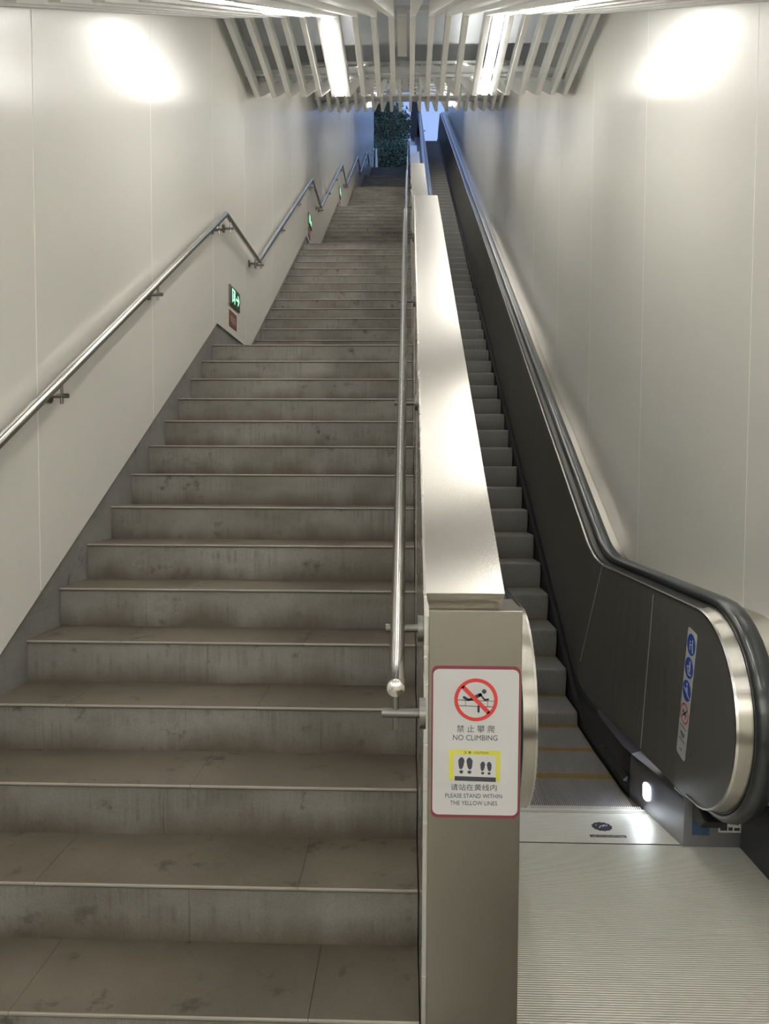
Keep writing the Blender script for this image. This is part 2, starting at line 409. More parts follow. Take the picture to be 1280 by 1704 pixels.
# ------------------------------------------------------------------ handrails
def bracket(root, x, y, z, wallx, zr, drop=.062):
    """rail centre at (x,y,z); wall face at wallx"""
    s = 1 if wallx > x else -1
    b = NB(); za = z-drop
    tube(b, [(x-s*.026, y, za), (wallx-s*.006, y, za)], .009, 12)
    ar = child_local(obj('bracket', b, 'bracket', smooth=True), root)
    b = NB(); tube(b, [(x, y, z-zr*.6), (x, y, za-.030)], .006, 10)
    pn = obj('pin', b, 'bracket', smooth=True); pn.parent = ar
    b = NB(); tube(b, [(wallx-s*.012, y, za), (wallx-s*.0005, y, za)], .029, 22)
    fl = obj('flange', b, 'bracket', smooth=True); fl.parent = ar
RR = .018
def zrail(d, n): return T*(d-n*(LAND-TR))-CS+.9
def rail_pts(x, d0, dpk, last):
    P = [(x, d0, zrail(d0, 0))]
    for n in range(last):
        d = land_d(n)+dpk; P += [(x, d, zrail(d, n)), (x, d+LAND-TR, zrail(d, n))]
    d = land_d(last)+dpk; P.append((x, d, zrail(d, last)))
    return P
hl = thing('wall_handrail', 'zigzag stainless steel handrail on brackets along the left wall', 'handrail', (-1.294, 1.2, -.5))
LX_ = -1.294; LP = [(1.2, T*1.2-CS+.863), (5.50, T*5.5-CS+.863)]
for lev, run in ((1.21, 3.74), (1.08, 3.70), (1.05, 3.67), (1.05, 3.67), (1.05, 3.67)):
    y_, z_ = LP[-1]; LP += [(y_+lev, z_), (y_+lev+run, z_+T*run)]
b = NB(); tube(b, [(LX_, y_, z_) for y_, z_ in LP], RR, 20); child_local(obj('rail', b, 'rail', smooth=True), hl)
for (ya, za), (yb, zb) in zip(LP, LP[1:]):
    if zb-za < .01: ds = [ya+.13, yb-.16]
    elif ya < 2: ds = [1.75, 2.85, 3.98, 5.30]
    else: ds = [ya+.1, ya+1.3, ya+2.5, yb-.2]
    for d in ds: bracket(hl, LX_, d, za+(zb-za)*(d-ya)/(yb-ya), PXL, RR)
hm = thing('central_handrail', 'straight stainless steel handrail with domed end on the partition between stairs and escalator', 'handrail', (-.017, 1.41, -.5))
P = rail_pts(-.017, 1.50, .07, 5); z0_ = P[0][2]
b = NB(); tube(b, [(-.017, 1.325, z0_)]+P, .0152, 24); child_local(obj('rail', b, 'rail', smooth=True), hm)
b = NB(); prof_ = [(0, .0154), (.003, .0162), (.010, .0162), (.014, .0150), (.017, .009), (.0185, .0)]
rings = []
for q_, rad in prof_[:-1]:
    rings.append([b.verts.new((-.017+rad*math.cos(2*math.pi*j/28), 1.334-q_, z0_+rad*math.sin(2*math.pi*j/28))) for j in range(28)])
for A_, B2 in zip(rings, rings[1:]):
    for j in range(28): b.faces.new((A_[j], A_[(j+1)%28], B2[(j+1)%28], B2[j]))
tip = b.verts.new((-.017, 1.334-.0185, z0_))
for j in range(28): b.faces.new((rings[-1][j], rings[-1][(j+1)%28], tip))
b.faces.new(rings[0][::-1])
child_local(obj('end_cap', b, 'rail', smooth=True), hm)
for n in range(6):
    ds = [1.40, 1.66, 2.70, 3.74, 4.9] if n == 0 else [land_d(n-1)+LAND+q_ for q_ in (.6, 1.7, 2.8)]
    for d_ in ds: bracket(hm, -.017, d_, zrail(max(d_, 1.5), n), .0386, .0152, .052 if d_ > 1.5 else .068)

# ------------------------------------------------------------------ escalator
XC = .785; EX0 = 30.9
def epath(zl, c, zt, Rr=1.2, d0=3.0, d1=32.0, seg=7):
    """level, curve, incline, curve, level as (y,z)"""
    th = math.atan(TE); L = Rr*math.tan(th/2)
    di = (zl+c)/TE; dt = (zt+c)/TE
    P = [(d0, zl)]
    if di-L > d0+.01:
        pass
    for i in range(seg+1):
        a = th*i/seg; P.append((di-L+Rr*math.sin(a), zl+Rr*(1-math.cos(a))))
    L2 = 1.6*math.tan(th/2)
    for i in range(seg+1):
        a = th*(1-i/seg); P.append((dt+L2-1.6*math.sin(a), zt-1.6*(1-math.cos(a))))
    if d1 > P[-1][0]+.01: P.append((d1, zt))
    return P
def zat(P, d):
    for (a, za), (b_, zb) in zip(P, P[1:]):
        if d <= b_: return za if b_ == a else za+(zb-za)*(d-a)/(b_-a)
    return P[-1][1]
NP_ = epath(FZ, CN, ZTOP, 1.2, 3.0, 30.4)
BOT = epath(-1.285, 3.965, ZTOP+.2, 1.0, 3.0, 30.4)
TOP = epath(-.51, 3.13, ZTOP+1.05, .9, 2.95, 30.0)
SIDE = epath(-.53, 3.275, ZTOP+.85, .9, 2.95, 30.0)
es = thing('escalator', 'narrow ascending escalator with dark balustrades and black handrails, against the right wall', 'escalator', (XC, 3.42, FZ))
def epart(name, b, m, **k): return child_local(obj(name, b, m, **k), es)
# steps
HW = .252; TD = .381
def step_mesh():
    b = NB(); pitch = .0090; n = int(2*HW/pitch)
    riser = [(0.004, -.012), (.006, -.03), (.012, -.08), (.022, -.13), (.036, -.18), (.045, -.20)]
    for i in range(n):
        x = -HW+pitch*(i+.25)
        yel = 0
        pr = [(TD-.045, -.012), (TD-.045, 0), (.012, 0), (.004, -.004)]+riser+[(.06, -.20), (.03, -.03)]
        prism(b, pr, 'X', x, x+pitch*.5, yel)
        prism(b, [(TD-.045, -.012), (TD-.045, 0), (TD+.02, 0), (TD+.02, -.012)], 'X', x, x+pitch*.5, 1)
    body = [(TD+.02, -.0105), (.014, -.0105), (.012, -.03), (.018, -.08), (.028, -.13), (.042, -.18), (.051, -.205), (.2, -.205), (TD+.02, -.06)]
    prism(b, body, 'X', -HW, HW, 2)
    me = bpy.data.meshes.new('step'); bmesh.ops.recalc_face_normals(b, faces=b.faces); b.to_mesh(me); b.free()
    for k in ('step', 'yellow', 'step_dark'): me.materials.append(M[k])
    return me
M['step_dark'] = mat('step_groove_metal', (.11, .108, .105), .6, .2)
SM = step_mesh()
# positions at equal arc length along the nosing path
arc = [0]
for (a, za), (b_, zb) in zip(NP_, NP_[1:]): arc.append(arc[-1]+math.hypot(b_-a, zb-za))
def on_arc(s):
    for i in range(len(arc)-1):
        if s <= arc[i+1]:
            f = (s-arc[i])/(arc[i+1]-arc[i]); return (NP_[i][0]+(NP_[i+1][0]-NP_[i][0])*f, NP_[i][1]+(NP_[i+1][1]-NP_[i][1])*f)
    return None
# arc length at d = 4.55
s0 = 0
while on_arc(s0)[0] < 4.55: s0 += .001
s = s0
while s > TD*1.5: s -= TD
s -= 0
while on_arc(s)[0] < 3.36: s += TD
while True:
    p = on_arc(s)
    if p is None or p[0] > 29.3: break
    o = bpy.data.objects.new('step', SM); COL.objects.link(o); o.location = (XC, p[0], p[1]); child_local(o, es); s += TD
b = NB(); pitch = .0090      # the piece of step just leaving the comb
for i in range(int(2*HW/pitch)):
    x = XC-HW+pitch*(i+.25); box(b, x, x+pitch*.5, 3.40, 3.77, FZ-.012, FZ-.001, 1 if i >= int(2*HW/pitch)-5 else 0)
box(b, XC-HW, XC+HW, 3.40, 3.77, FZ-.05, FZ-.0115, 2)
epart('step', b, ['step', 'yellow', 'step_dark'])
b = NB(); sweep(b, [p for p in epath(FZ-.5, CN+.5, ZTOP-.5, 1.2, 3.6, 29.5)], [(.22, -.1), (.22, 0), (1.39, 0), (1.39, -.1)]); epart('sky_light_seal', b, 'black')  # unseen slab added under the steps to keep sky light out
# landing plate with real ribs, comb plate
b = NB(); y = 1.2
box(b, .2, XR-.013, 1.2, 3.075, FZ-.012, FZ-.004, 1)
while y < 3.07:
    box(b, .2, XR-.013, y, y+.0056, FZ-.004, FZ, 0); y += .0101
epart('landing_plate', b, ['alu', 'alu_dark'])
b = NB(); box(b, .45, 1.13, 3.068, 3.085, FZ-.012, FZ-.003); epart('plate_joint', b, 'black')
b = NB(); XCL, XCR = .452, 1.128
box(b, XCL, XCR, 3.085, 3.40, FZ-.03, FZ-.0015, 1)
y = 3.086; i = 0
while y < 3.39:
    box(b, XCL, XCR, y, y+(.0118 if i not in (20, 21) else .006), FZ-.0015, FZ, 0); y += .0135; i += 1
cb = epart('comb_plate', b, ['alu', 'alu_dark'])
b = NB()
for i in range(64):
    x = XC-.29+i*.009; box(b, x, x+.0045, 3.395, 3.43, FZ-.002, FZ+.003)
box(b, XC-.30, XC+.30, 3.385, 3.40, FZ, FZ+.003)
c_ = obj('comb_teeth', b, 'alu'); c_.parent = cb
# emblem on comb plate: toothed oval with pale squiggle, and the bar under it
b = NB(); pl = []
for i in range(48):
    a = 2*math.pi*i/48; rr_ = 1.0 if i % 4 < 2 else .93
    pl.append((.846+.0435*rr_*math.cos(a), 3.232+.042*rr_*math.sin(a)))
A = [b.verts.new((x, y, FZ+.0006)) for x, y in pl]; B_ = [b.verts.new((x, y, FZ-.0005)) for x, y in pl]
b.faces.new(A); b.faces.new(B_[::-1])
for i in range(48): b.faces.new((A[i], A[(i+1)%48], B_[(i+1)%48], B_[i]))
em = obj('emblem', b, 'ink'); em.parent = cb
b = NB()
for pts in ([(.822, 3.24), (.826, 3.25)], [(.832, 3.215), (.838, 3.232), (.85, 3.24), (.862, 3.247)], [(.848, 3.228), (.858, 3.24), (.868, 3.236), (.87, 3.247)]):
    tube(b, [(x, y, FZ+.0006) for x, y in pts], .0022, 6)
e2 = obj('emblem_mark', b, 'white'); e2.parent = cb
b = NB(); box(b, .775, .925, 3.135, 3.155, FZ-.0005, FZ+.0006); e3 = obj('name_bar', b, 'ink'); e3.parent = cb
b = NB(); random.seed(3)
for i in range(20):
    x = .783+i*.007
    for j in range(2):
        y0 = 3.138+random.random()*.008; box(b, x, x+.002+random.random()*.003, y0, y0+.004, FZ, FZ+.0009)
e4 = obj('name_lettering', b, 'alu'); e4.parent = cb
def mir(x, side): return x if side > 0 else 2*XC-x
def skX(d):     # inner face of skirt, flaring at the comb
    if d >= 3.62: return 1.045
    return 1.045+.085*((3.62-d)/.555)
def pbX(d):     # lower edge of balustrade panel
    if d >= 4.3: return 1.062
    if d <= 3.2: return 1.12
    return 1.12-.058*(d-3.2)/1.1
ds_curve = [3.065, 3.15, 3.25, 3.35, 3.45, 3.55, 3.65, 3.8, 3.95, 4.05]+[4.1+.06*i for i in range(22)]+[5.6, 6, 7, 9, 12, 16, 20, 24, 26.5]+[27+.15*i for i in range(12)]+[30.0]
NC = (2.95, -.885); NR = .375
for side in (1, -1):
    # skirt
    b = NB(); prev = None
    for d in ds_curve:
        zb = zat(BOT, d); zn = zat(NP_, d); gap = zb-zn
        row = [b.verts.new((mir(x, side), d, z)) for x, z in ((skX(d), zn-.22 if d > 3.9 else FZ-.012), (skX(d), zb-.03), (skX(d)+.004, zb-.012), (pbX(d)-.001, zb+.002), (pbX(d)+.03, zb+.002), (pbX(d)+.03, zn-.22))]
        if prev:
            for j in range(5):
                f = b.faces.new((prev[j], prev[j+1], row[j+1], row[j])); f.material_index = 1 if d < 3.6 else 0
        prev = row
    epart('skirt', b, ['skirt', 'skirt_front'], smooth=True)
    b = NB(); prf = [(d, zat(NP_, d)+(.045 if d > 4 else .07)) for d in ds_curve if 3.5 < d < 29]
    x = mir(1.045, side); sweep(b, prf, [(x, 0), (x-side*.02, .004), (x-side*.022, .010), (x, .028)]); epart('skirt_brush', b, 'black')
    # balustrade panel with the round newel
    b = NB(); th = .02; prev = None
    cols = [2.5755, 2.585, 2.60, 2.63, 2.67, 2.72, 2.78, 2.85, 2.91, 2.95, 3.0]+ds_curve
    for d in cols:
        if d < NC[0]: hh = math.sqrt(max(0, NR**2-(d-NC[0])**2)); zt, zb = NC[1]+hh, NC[1]-hh
        elif d < 3.06: zt, zb = -.51, -1.26-.02*(d-2.95)/.11
        else: zt, zb = zat(TOP, d), zat(BOT, d)
        row = [b.verts.new((mir(xx, side), d, z)) for xx, z in ((1.12, zt), (pbX(d), zb), (pbX(d)+th, zb), (1.12+th, zt))]
        if prev:
            for j in range(4): b.faces.new((prev[j], prev[(j+1)%4], row[(j+1)%4], row[j]))
        prev = row
    bp = epart('balustrade_panel', b, 'panel')
    if side > 0:
        for (da, za, db, zb) in ((3.47, -.535, 3.55, -1.27), (4.37, -.50, 4.63, -1.125)):
            b = NB(); xa = 1.1185; xb = pbX(db)-.0012+(1.12-pbX(db))*.02
            vs = [b.verts.new(v) for v in ((xa, da-.003, za), (xa, da+.003, za), (xb, db+.003, zb), (xb, db-.003, zb))]; b.faces.new(vs)
            v2 = bmesh.ops.extrude_face_region(b, geom=list(b.faces)); bmesh.ops.translate(b, verts=[v for v in v2['geom'] if isinstance(v, bmesh.types.BMVert)], vec=(.002, 0, 0))
            j = obj('panel_joint', b, 'joint'); j.parent = bp
    # path of trim, belt: bottom of the newel, round the front, along the level, up the incline
    loop = [(3.02, -1.268)]+[(NC[0]+NR*math.cos(a), NC[1]+NR*math.sin(a)) for a in [R(-90-180*i/22) for i in range(23)]]+[p for p in TOP if p[0] > 2.96]
    X = lambda v: mir(v, side)
    b = NB(); sweep(b, loop, [(X(1.117), -.004), (X(1.117), .004), (X(1.126), .006), (X(1.126), -.004)]); epart('edge_trim', b, 'chrome', smooth=True)
    b = NB(); sweep(b, loop[:24], [(X(1.126), -.01), (X(1.126), .005), (X(1.172), .012), (X(1.178), -.03)]); epart('newel_band', b, ['deck'], smooth=True)
    b = NB(); sweep(b, loop[23:], [(X(1.126), -.01), (X(1.126), -.002), (X(1.140), .010), (X(1.172), .012), (X(1.178), -.03)]); epart('guide_rail', b, ['guide'], smooth=True)
    b = NB(); sweep(b, loop, [(X(1.173), -.02), (X(1.173), .016), (X(1.181), .016), (X(1.181), .02), (X(1.24), .02), (X(1.24), -.03)]); epart('belt_guide', b, 'black')
    b = NB(); pr = [(1.172, .022), (1.171, .030), (1.176, .040), (1.188, .047), (1.21, .050), (1.232, .047), (1.246, .040), (1.251, .030), (1.249, .012), (1.240, .006), (1.235, .018), (1.185, .020), (1.18, .014)]
    sweep(b, loop, [(X(x_), n_) for x_, n_ in pr]); epart('handrail_belt', b, 'rubber', smooth=True)
# steel infill between right belt and wall, following the newel
b = NB(); SR_ = .44
loop = [(NC[0]+.03+SR_*math.cos(a), NC[1]-.085+SR_*math.sin(a)) for a in [R(-165-105*i/20) for i in range(21)]]+[p for p in SIDE if p[0] > 3.0]
sweep(b, loop, [(1.255, -.05), (1.255, 0), (XR-.001, .0), (XR-.001, -.05)]); epart('outer_deck', b, 'deck', smooth=True)
b = NB(); sweep(b, [p for p in SIDE if p[0] > 3.0], [(1.262, -.30), (1.262, -.02), (1.28, -.02), (1.28, -.30)]); epart('outer_panel', b, 'panel')
b = NB(); lowp = [(3.09, -1.30), (4.35, -1.30)]+[p for p in epath(-1.30, 3.95, ZTOP+.2, 1.0, 3.0, 30.4) if p[0] > 4.4]
sweep(b, lowp, [(.1995, -.7), (.1995, 0), (.44, 0), (.44, -.7)]); epart('outer_deck', b, 'deck')
b = NB(); box(b, .1995, .399, 3.067, 3.12, FZ, -1.285); epart('base_box', b, 'skirt_front', bevel=.002)
# newel base boxes
b = NB(); box(b, 1.131, XR-.001, 3.066, 3.6, FZ, -1.285); bx = epart('base_box', b, 'skirt_front', bevel=.002)
b = NB(); box(b, 1.165, 1.235, 3.0655, 3.068, -1.452, -1.375); sw = obj('sensor_window', b, 'ltblue'); sw.parent = bx
b = NB(); box(b, .40, .45, 3.066, 3.6, FZ, -1.285); epart('base_box', b, 'skirt_front', bevel=.002)
for side in (1, -1):  # rubber mouth where the belt enters
    b = NB(); X = lambda v: mir(v, side); c0 = sorted((X(1.165), X(1.262)))
    prism(b, [(2.93, -1.335), (3.09, -1.27), (3.09, -1.40), (2.99, -1.385)], 'X', c0[0], c0[1]); epart('belt_inlet', b, 'black', bevel=.01)
# comb light in the skirt
b = NB(); pl = []
for i in range(24):
    a = 2*math.pi*i/24; pl.append((3.385+.027*math.copysign(abs(math.cos(a))**.6, math.cos(a)), -1.408+.038*math.copysign(abs(math.sin(a))**.6, math.sin(a))))
vs = [b.verts.new((skX(y)-.004, y, z)) for y, z in pl]; b.faces.new(vs)
v2 = [b.verts.new((skX(y)+.004, y, z)) for y, z in pl]
for i in range(24): b.faces.new((vs[i], vs[(i+1)%24], v2[(i+1)%24], v2[i]))
epart('comb_light', b, 'lens')
ld = bpy.data.lights.new('comb_lamp', 'SPOT'); ld.energy = .35; ld.color = (.72, .82, 1); ld.spot_size = R(165); ld.spot_blend = .6; ld.shadow_soft_size = .02
lo = bpy.data.objects.new('comb_lamp', ld); COL.objects.link(lo); lo.location = (1.055, 3.39, -1.405); lo.rotation_euler = (0, R(72), 0); child_local(lo, es)

# ------------------------------------------------------------------ lettering helper
def text_mesh(body, height, width=None):
    cu = bpy.data.curves.new('t', 'FONT'); cu.body = body; cu.align_x = 'CENTER'; cu.size = height; cu.extrude = .0002; cu.resolution_u = 3
    ob = bpy.data.objects.new('t', cu); COL.objects.link(ob); dg = bpy.context.evaluated_depsgraph_get(); dg.update()
    me = bpy.data.meshes.new_from_object(ob.evaluated_get(dg)); bpy.data.objects.remove(ob)
    xs = [v.co.x for v in me.vertices]; ys = [v.co.y for v in me.vertices]
    w = max(xs)-min(xs); cx = (max(xs)+min(xs))/2; h = max(ys)-min(ys); y0 = min(ys)
    sx = (width/w) if width else height/h; sy = height/h
    for v in me.vertices: v.co = Vector(((v.co.x-cx)*sx, (v.co.y-y0)*sy, v.co.z))
    return me
def text_part(name, body, m, x, y, z, height, width, parent):
    me = text_mesh(body, height, width); me.materials.clear(); me.materials.append(M[m]); me.name = name
    o = bpy.data.objects.new(name, me); COL.objects.link(o); o.rotation_euler = (R(90), 0, 0); o.location = (x, y, z); o.parent = parent; return o

# ------------------------------------------------------------------ sign on the post
K = .0002213
def rrect(x0, x1, z0, z1, r, n=7):
    P = []
    for cx, cz, a0 in ((x1-r, z1-r, 0), (x0+r, z1-r, 90), (x0+r, z0+r, 180), (x1-r, z0+r, 270)):
        P += [(cx+r*math.cos(R(a0+90*i/n)), cz+r*math.sin(R(a0+90*i/n))) for i in range(n+1)]
    return P
SX, SY, SZ = .1447, 1.548, -.5465
sg = thing('warning_sign', 'white no climbing sign with maroon border on the front of the steel post', 'sign', (SX, SY, SZ))
def U(cx, cy): return ((cx-615)*K, (810-cy)*K)
def spoly(b, pts, y0, y1): prism(b, [U(*p) for p in pts], 'Y', y0, y1)
def spart(name, b, m): return obj(name, b, m, parent=sg)
b = NB(); prism(b, rrect(-.0905, .0905, -.158, .158, .013), 'Y', -.0012, 0); spart('border', b, 'maroon')
b = NB(); prism(b, rrect(-.0873, .0873, -.1515, .1515, .0125), 'Y', -.0018, -.0002); spart('face', b, 'white')
y0, y1 = -.0024, -.0016
b = NB(); ro_, ri_ = 200, 167; n = 56
for i in range(n):
    a, c = 2*math.pi*i/n, 2*math.pi*(i+1)/n
    spoly(b, [(615+ro_*math.cos(a), 410+ro_*math.sin(a)), (615+ro_*math.cos(c), 410+ro_*math.sin(c)), (615+ri_*math.cos(c), 410+ri_*math.sin(c)), (615+ri_*math.cos(a), 410+ri_*math.sin(a))], y0, y1)
def limb(b, pts, w, ya, yb):
    for (xa, za), (xb, zb) in zip(pts, pts[1:]):
        L = math.hypot(xb-xa, zb-za); nx, nz = -(zb-za)/L*w/2, (xb-xa)/L*w/2
        spoly(b, [(xa+nx, za+nz), (xb+nx, zb+nz), (xb-nx, zb-nz), (xa-nx, za-nz)], ya, yb)
    for x, z in pts: spoly(b, [(x+w/2*math.cos(t), z+w/2*math.sin(t)) for t in [2*math.pi*i/14 for i in range(14)]], ya, yb)
limb(b, [(490, 285), (738, 533)], 38, y0-.0002, y1)
spart('prohibition_ring', b, 'red')
b = NB(); ya, yb = -.0022, -.0016
spoly(b, [(690+21*math.cos(t), 331+21*math.sin(t)) for t in [2*math.pi*i/20 for i in range(20)]], ya, yb)
limb(b, [(505, 388), (545, 412), (580, 400)], 24, ya, yb); limb(b, [(580, 400), (655, 362)], 34, ya, yb); limb(b, [(655, 360), (695, 408), (728, 404)], 17, ya, yb)
limb(b, [(640, 470), (640, 518)], 22, ya, yb)
limb(b, [(450, 413), (782, 420)], 5, ya, yb); limb(b, [(456, 466), (770, 474)], 6, ya, yb); limb(b, [(520, 415), (520, 467)], 5, ya, yb); limb(b, [(724, 420), (724, 472)], 5, ya, yb)
spart('climbing_symbol', b, 'ink')
b = NB(); spoly(b, [(370, 880), (848, 888), (845, 1175), (370, 1168)], -.0020, -.0016)
yf = spart('yellow_frame', b, 'lemon')
b = NB(); spoly(b, [(416, 924), (804, 932), (803, 1172), (416, 1168)], -.0022, -.0016); sp_ = obj('frame_inside', b, 'white'); sp_.parent = yf
b = NB(); ya, yb = -.0025, -.0018
def foot(b, x, z, w, h):
    lean = .06 if x in (485, 683) else -.06
    up_, lo_ = [], []
    for i in range(20):
        t = 2*math.pi*i/20; px = w/2*math.cos(t)*(1 if math.sin(t) < 0 else .8); pz = h*.36*math.sin(t)
        up_.append((x+px-lean*pz, z-h*.14+pz))
    spoly(b, up_, ya, yb)
    spoly(b, [(x+lean*20+w*.3*math.cos(t), z+h*.34+(h*.14*math.sin(t) if math.sin(t) > 0 else h*.09*math.sin(t)*.6)) for t in [2*math.pi*i/16 for i in range(16)]], ya, yb)
foot(b, 485, 1028, 62, 158); foot(b, 563, 1030, 62, 158); foot(b, 683, 1050, 48, 125); foot(b, 745, 1052, 48, 125)
spoly(b, [(425, 1128), (806, 1136), (806, 1178), (425, 1170)], ya, yb)
spart('footprints', b, 'ink')
def stext(name, body, cx, cy, h, w, m='ink'):
    u = U(cx, cy); return text_part(name, body, m, u[0], -.0019, u[1], h*K, w*K, sg)
stext('chinese_lettering', '禁 止 攀 爬', 617, 716, 68, 350)
stext('lettering', 'NO CLIMBING', 612, 790, 50, 410)
stext('caution_lettering', '注 意  CAUTION', 622, 917, 25, 228).location.y = -.0022
stext('chinese_lettering', '请站在黄线内', 603, 1264, 62, 425)
stext('lettering', 'PLEASE STAND WITHIN', 603, 1334, 40, 525)
stext('lettering', 'THE YELLOW LINES', 604, 1402, 40, 435)

# ------------------------------------------------------------------ sticker on the balustrade
kx = 1.1193
sk = thing('safety_sticker', 'tall white sticker with round blue and red pictograms on the dark escalator balustrade', 'sticker', (kx, 3.03, -1.14))
A0, A1 = Vector((3.086, -1.135)), Vector((2.985, -.60)); ax = (A1-A0).normalized(); ay = Vector((-ax.y, ax.x)); LEN = (A1-A0).length
def V(u, v): p = A0+ax*v-ay*u; return (p.x-3.03, p.y+1.14)      # u towards the camera
def kp(b, pts, xa, xb): prism(b, [V(*p) for p in pts], 'X', xa, xb)
b = NB(); kp(b, rrect(-.047, .047, 0, LEN, .014), -.0012, 0); obj('backing', b, 'white', parent=sk)
def circ(cu, cv, r, n=26): return [(cu+r*math.cos(2*math.pi*i/n), cv+r*math.sin(2*math.pi*i/n)) for i in range(n)]
for i, v_ in enumerate((.485, .387, .290)):
    b = NB(); kp(b, circ(0, v_, .043), -.0018, -.001); c = obj('pictogram', b, 'blue', parent=sk)
    b = NB(); xa, xb = -.0024, -.0016
    def lb(pts, w):
        for (ua, va), (ub, vb) in zip(pts, pts[1:]):
            L = math.hypot(ub-ua, vb-va); nx, nz = -(vb-va)/L*w/2, (ub-ua)/L*w/2
            kp(b, [(ua+nx, va+nz), (ub+nx, vb+nz), (ub-nx, vb-nz), (ua-nx, va-nz)], xa, xb)
    if i == 0:
        kp(b, circ(-.012, v_+.018, .006, 12), xa, xb); kp(b, circ(.012, v_+.008, .005, 12), xa, xb)
        lb([(-.012, v_+.01), (-.014, v_-.012), (-.022, v_-.028)], .009); lb([(-.012, v_+.005), (.01, v_-.004)], .005); lb([(.012, v_), (.010, v_-.024)], .008)
    elif i == 1:
        kp(b, circ(-.006, v_+.024, .007, 12), xa, xb); lb([(-.006, v_+.015), (-.006, v_-.016)], .014); lb([(-.004, v_+.01), (.016, v_+.0)], .005); lb([(.022, v_+.004), (.004, v_-.026), (-.026, v_-.022)], .006)
    else:
        kp(b, circ(.002, v_+.026, .006, 12), xa, xb); lb([(0, v_+.016), (-.002, v_-.006)], .014); lb([(0, v_+.010), (.02, v_-.002)], .005); lb([(-.032, v_-.022), (.032, v_+.004)], .006); lb([(-.006, v_-.006), (-.014, v_-.02)], .006)
    obj('figure', b, 'white', parent=c)
b = NB(); v_ = .190
for i in range(30):
    a, c = 2*math.pi*i/30, 2*math.pi*(i+1)/30
    kp(b, [(.043*math.cos(a), v_+.043*math.sin(a)), (.043*math.cos(c), v_+.043*math.sin(c)), (.037*math.cos(c), v_+.037*math.sin(c)), (.037*math.cos(a), v_+.037*math.sin(a))], -.002, -.001)
xa, xb = -.0022, -.001
def lb(pts, w):
    for (ua, va), (ub, vb) in zip(pts, pts[1:]):
        L = math.hypot(ub-ua, vb-va); nx, nz = -(vb-va)/L*w/2, (ub-ua)/L*w/2
        kp(b, [(ua+nx, va+nz), (ub+nx, vb+nz), (ub-nx, vb-nz), (ua-nx, va-nz)], xa, xb)
lb([(-.027, v_+.027), (.027, v_-.027)], .005)
rg = obj('pictogram', b, 'red', parent=sk)
b = NB(); lb([(-.018, v_+.018), (.0, v_-.004), (.018, v_+.012)], .005); lb([(-.018, v_-.018), (0, v_), (.016, v_-.014)], .004); lb([(-.024, v_-.002), (.022, v_+.004)], .003); obj('figure', b, 'ink', parent=rg)
b = NB()
lb([(-.036, .132), (.036, .132)], .002)
for j, (w, vv) in enumerate(((.022, .105), (.022, .098), (.012, .089), (.03, .074), (.014, .03))): lb([(-w+(.0 if j < 4 else .004), vv), (w, vv)], .003)
obj('lettering', b, 'ink', parent=sk)
# maker's label on base box
ml = thing('maker_label', 'small pale printed label on the grey box at the foot of the right escalator newel', 'label', (1.315, 3.0655, -1.41))
b = NB(); box(b, -.045, .045, -.0008, 0, -.028, .028); obj('label_face', b, 'sign_grey' if 'sign_grey' in M else 'alu', parent=ml)
b = NB()
for (x0, x1, z0, z1) in ((-.038, -.002, .014, .017), (-.038, -.01, -.02, .006), (-.005, .012, -.02, -.006), (.018, .04, -.02, -.008)): box(b, x0, x1, -.0014, -.0008, z0, z1)
disc(b, (.030, .012), .009, 'Y', (-.0014, -.0008)); obj('print', b, 'ink', parent=ml)

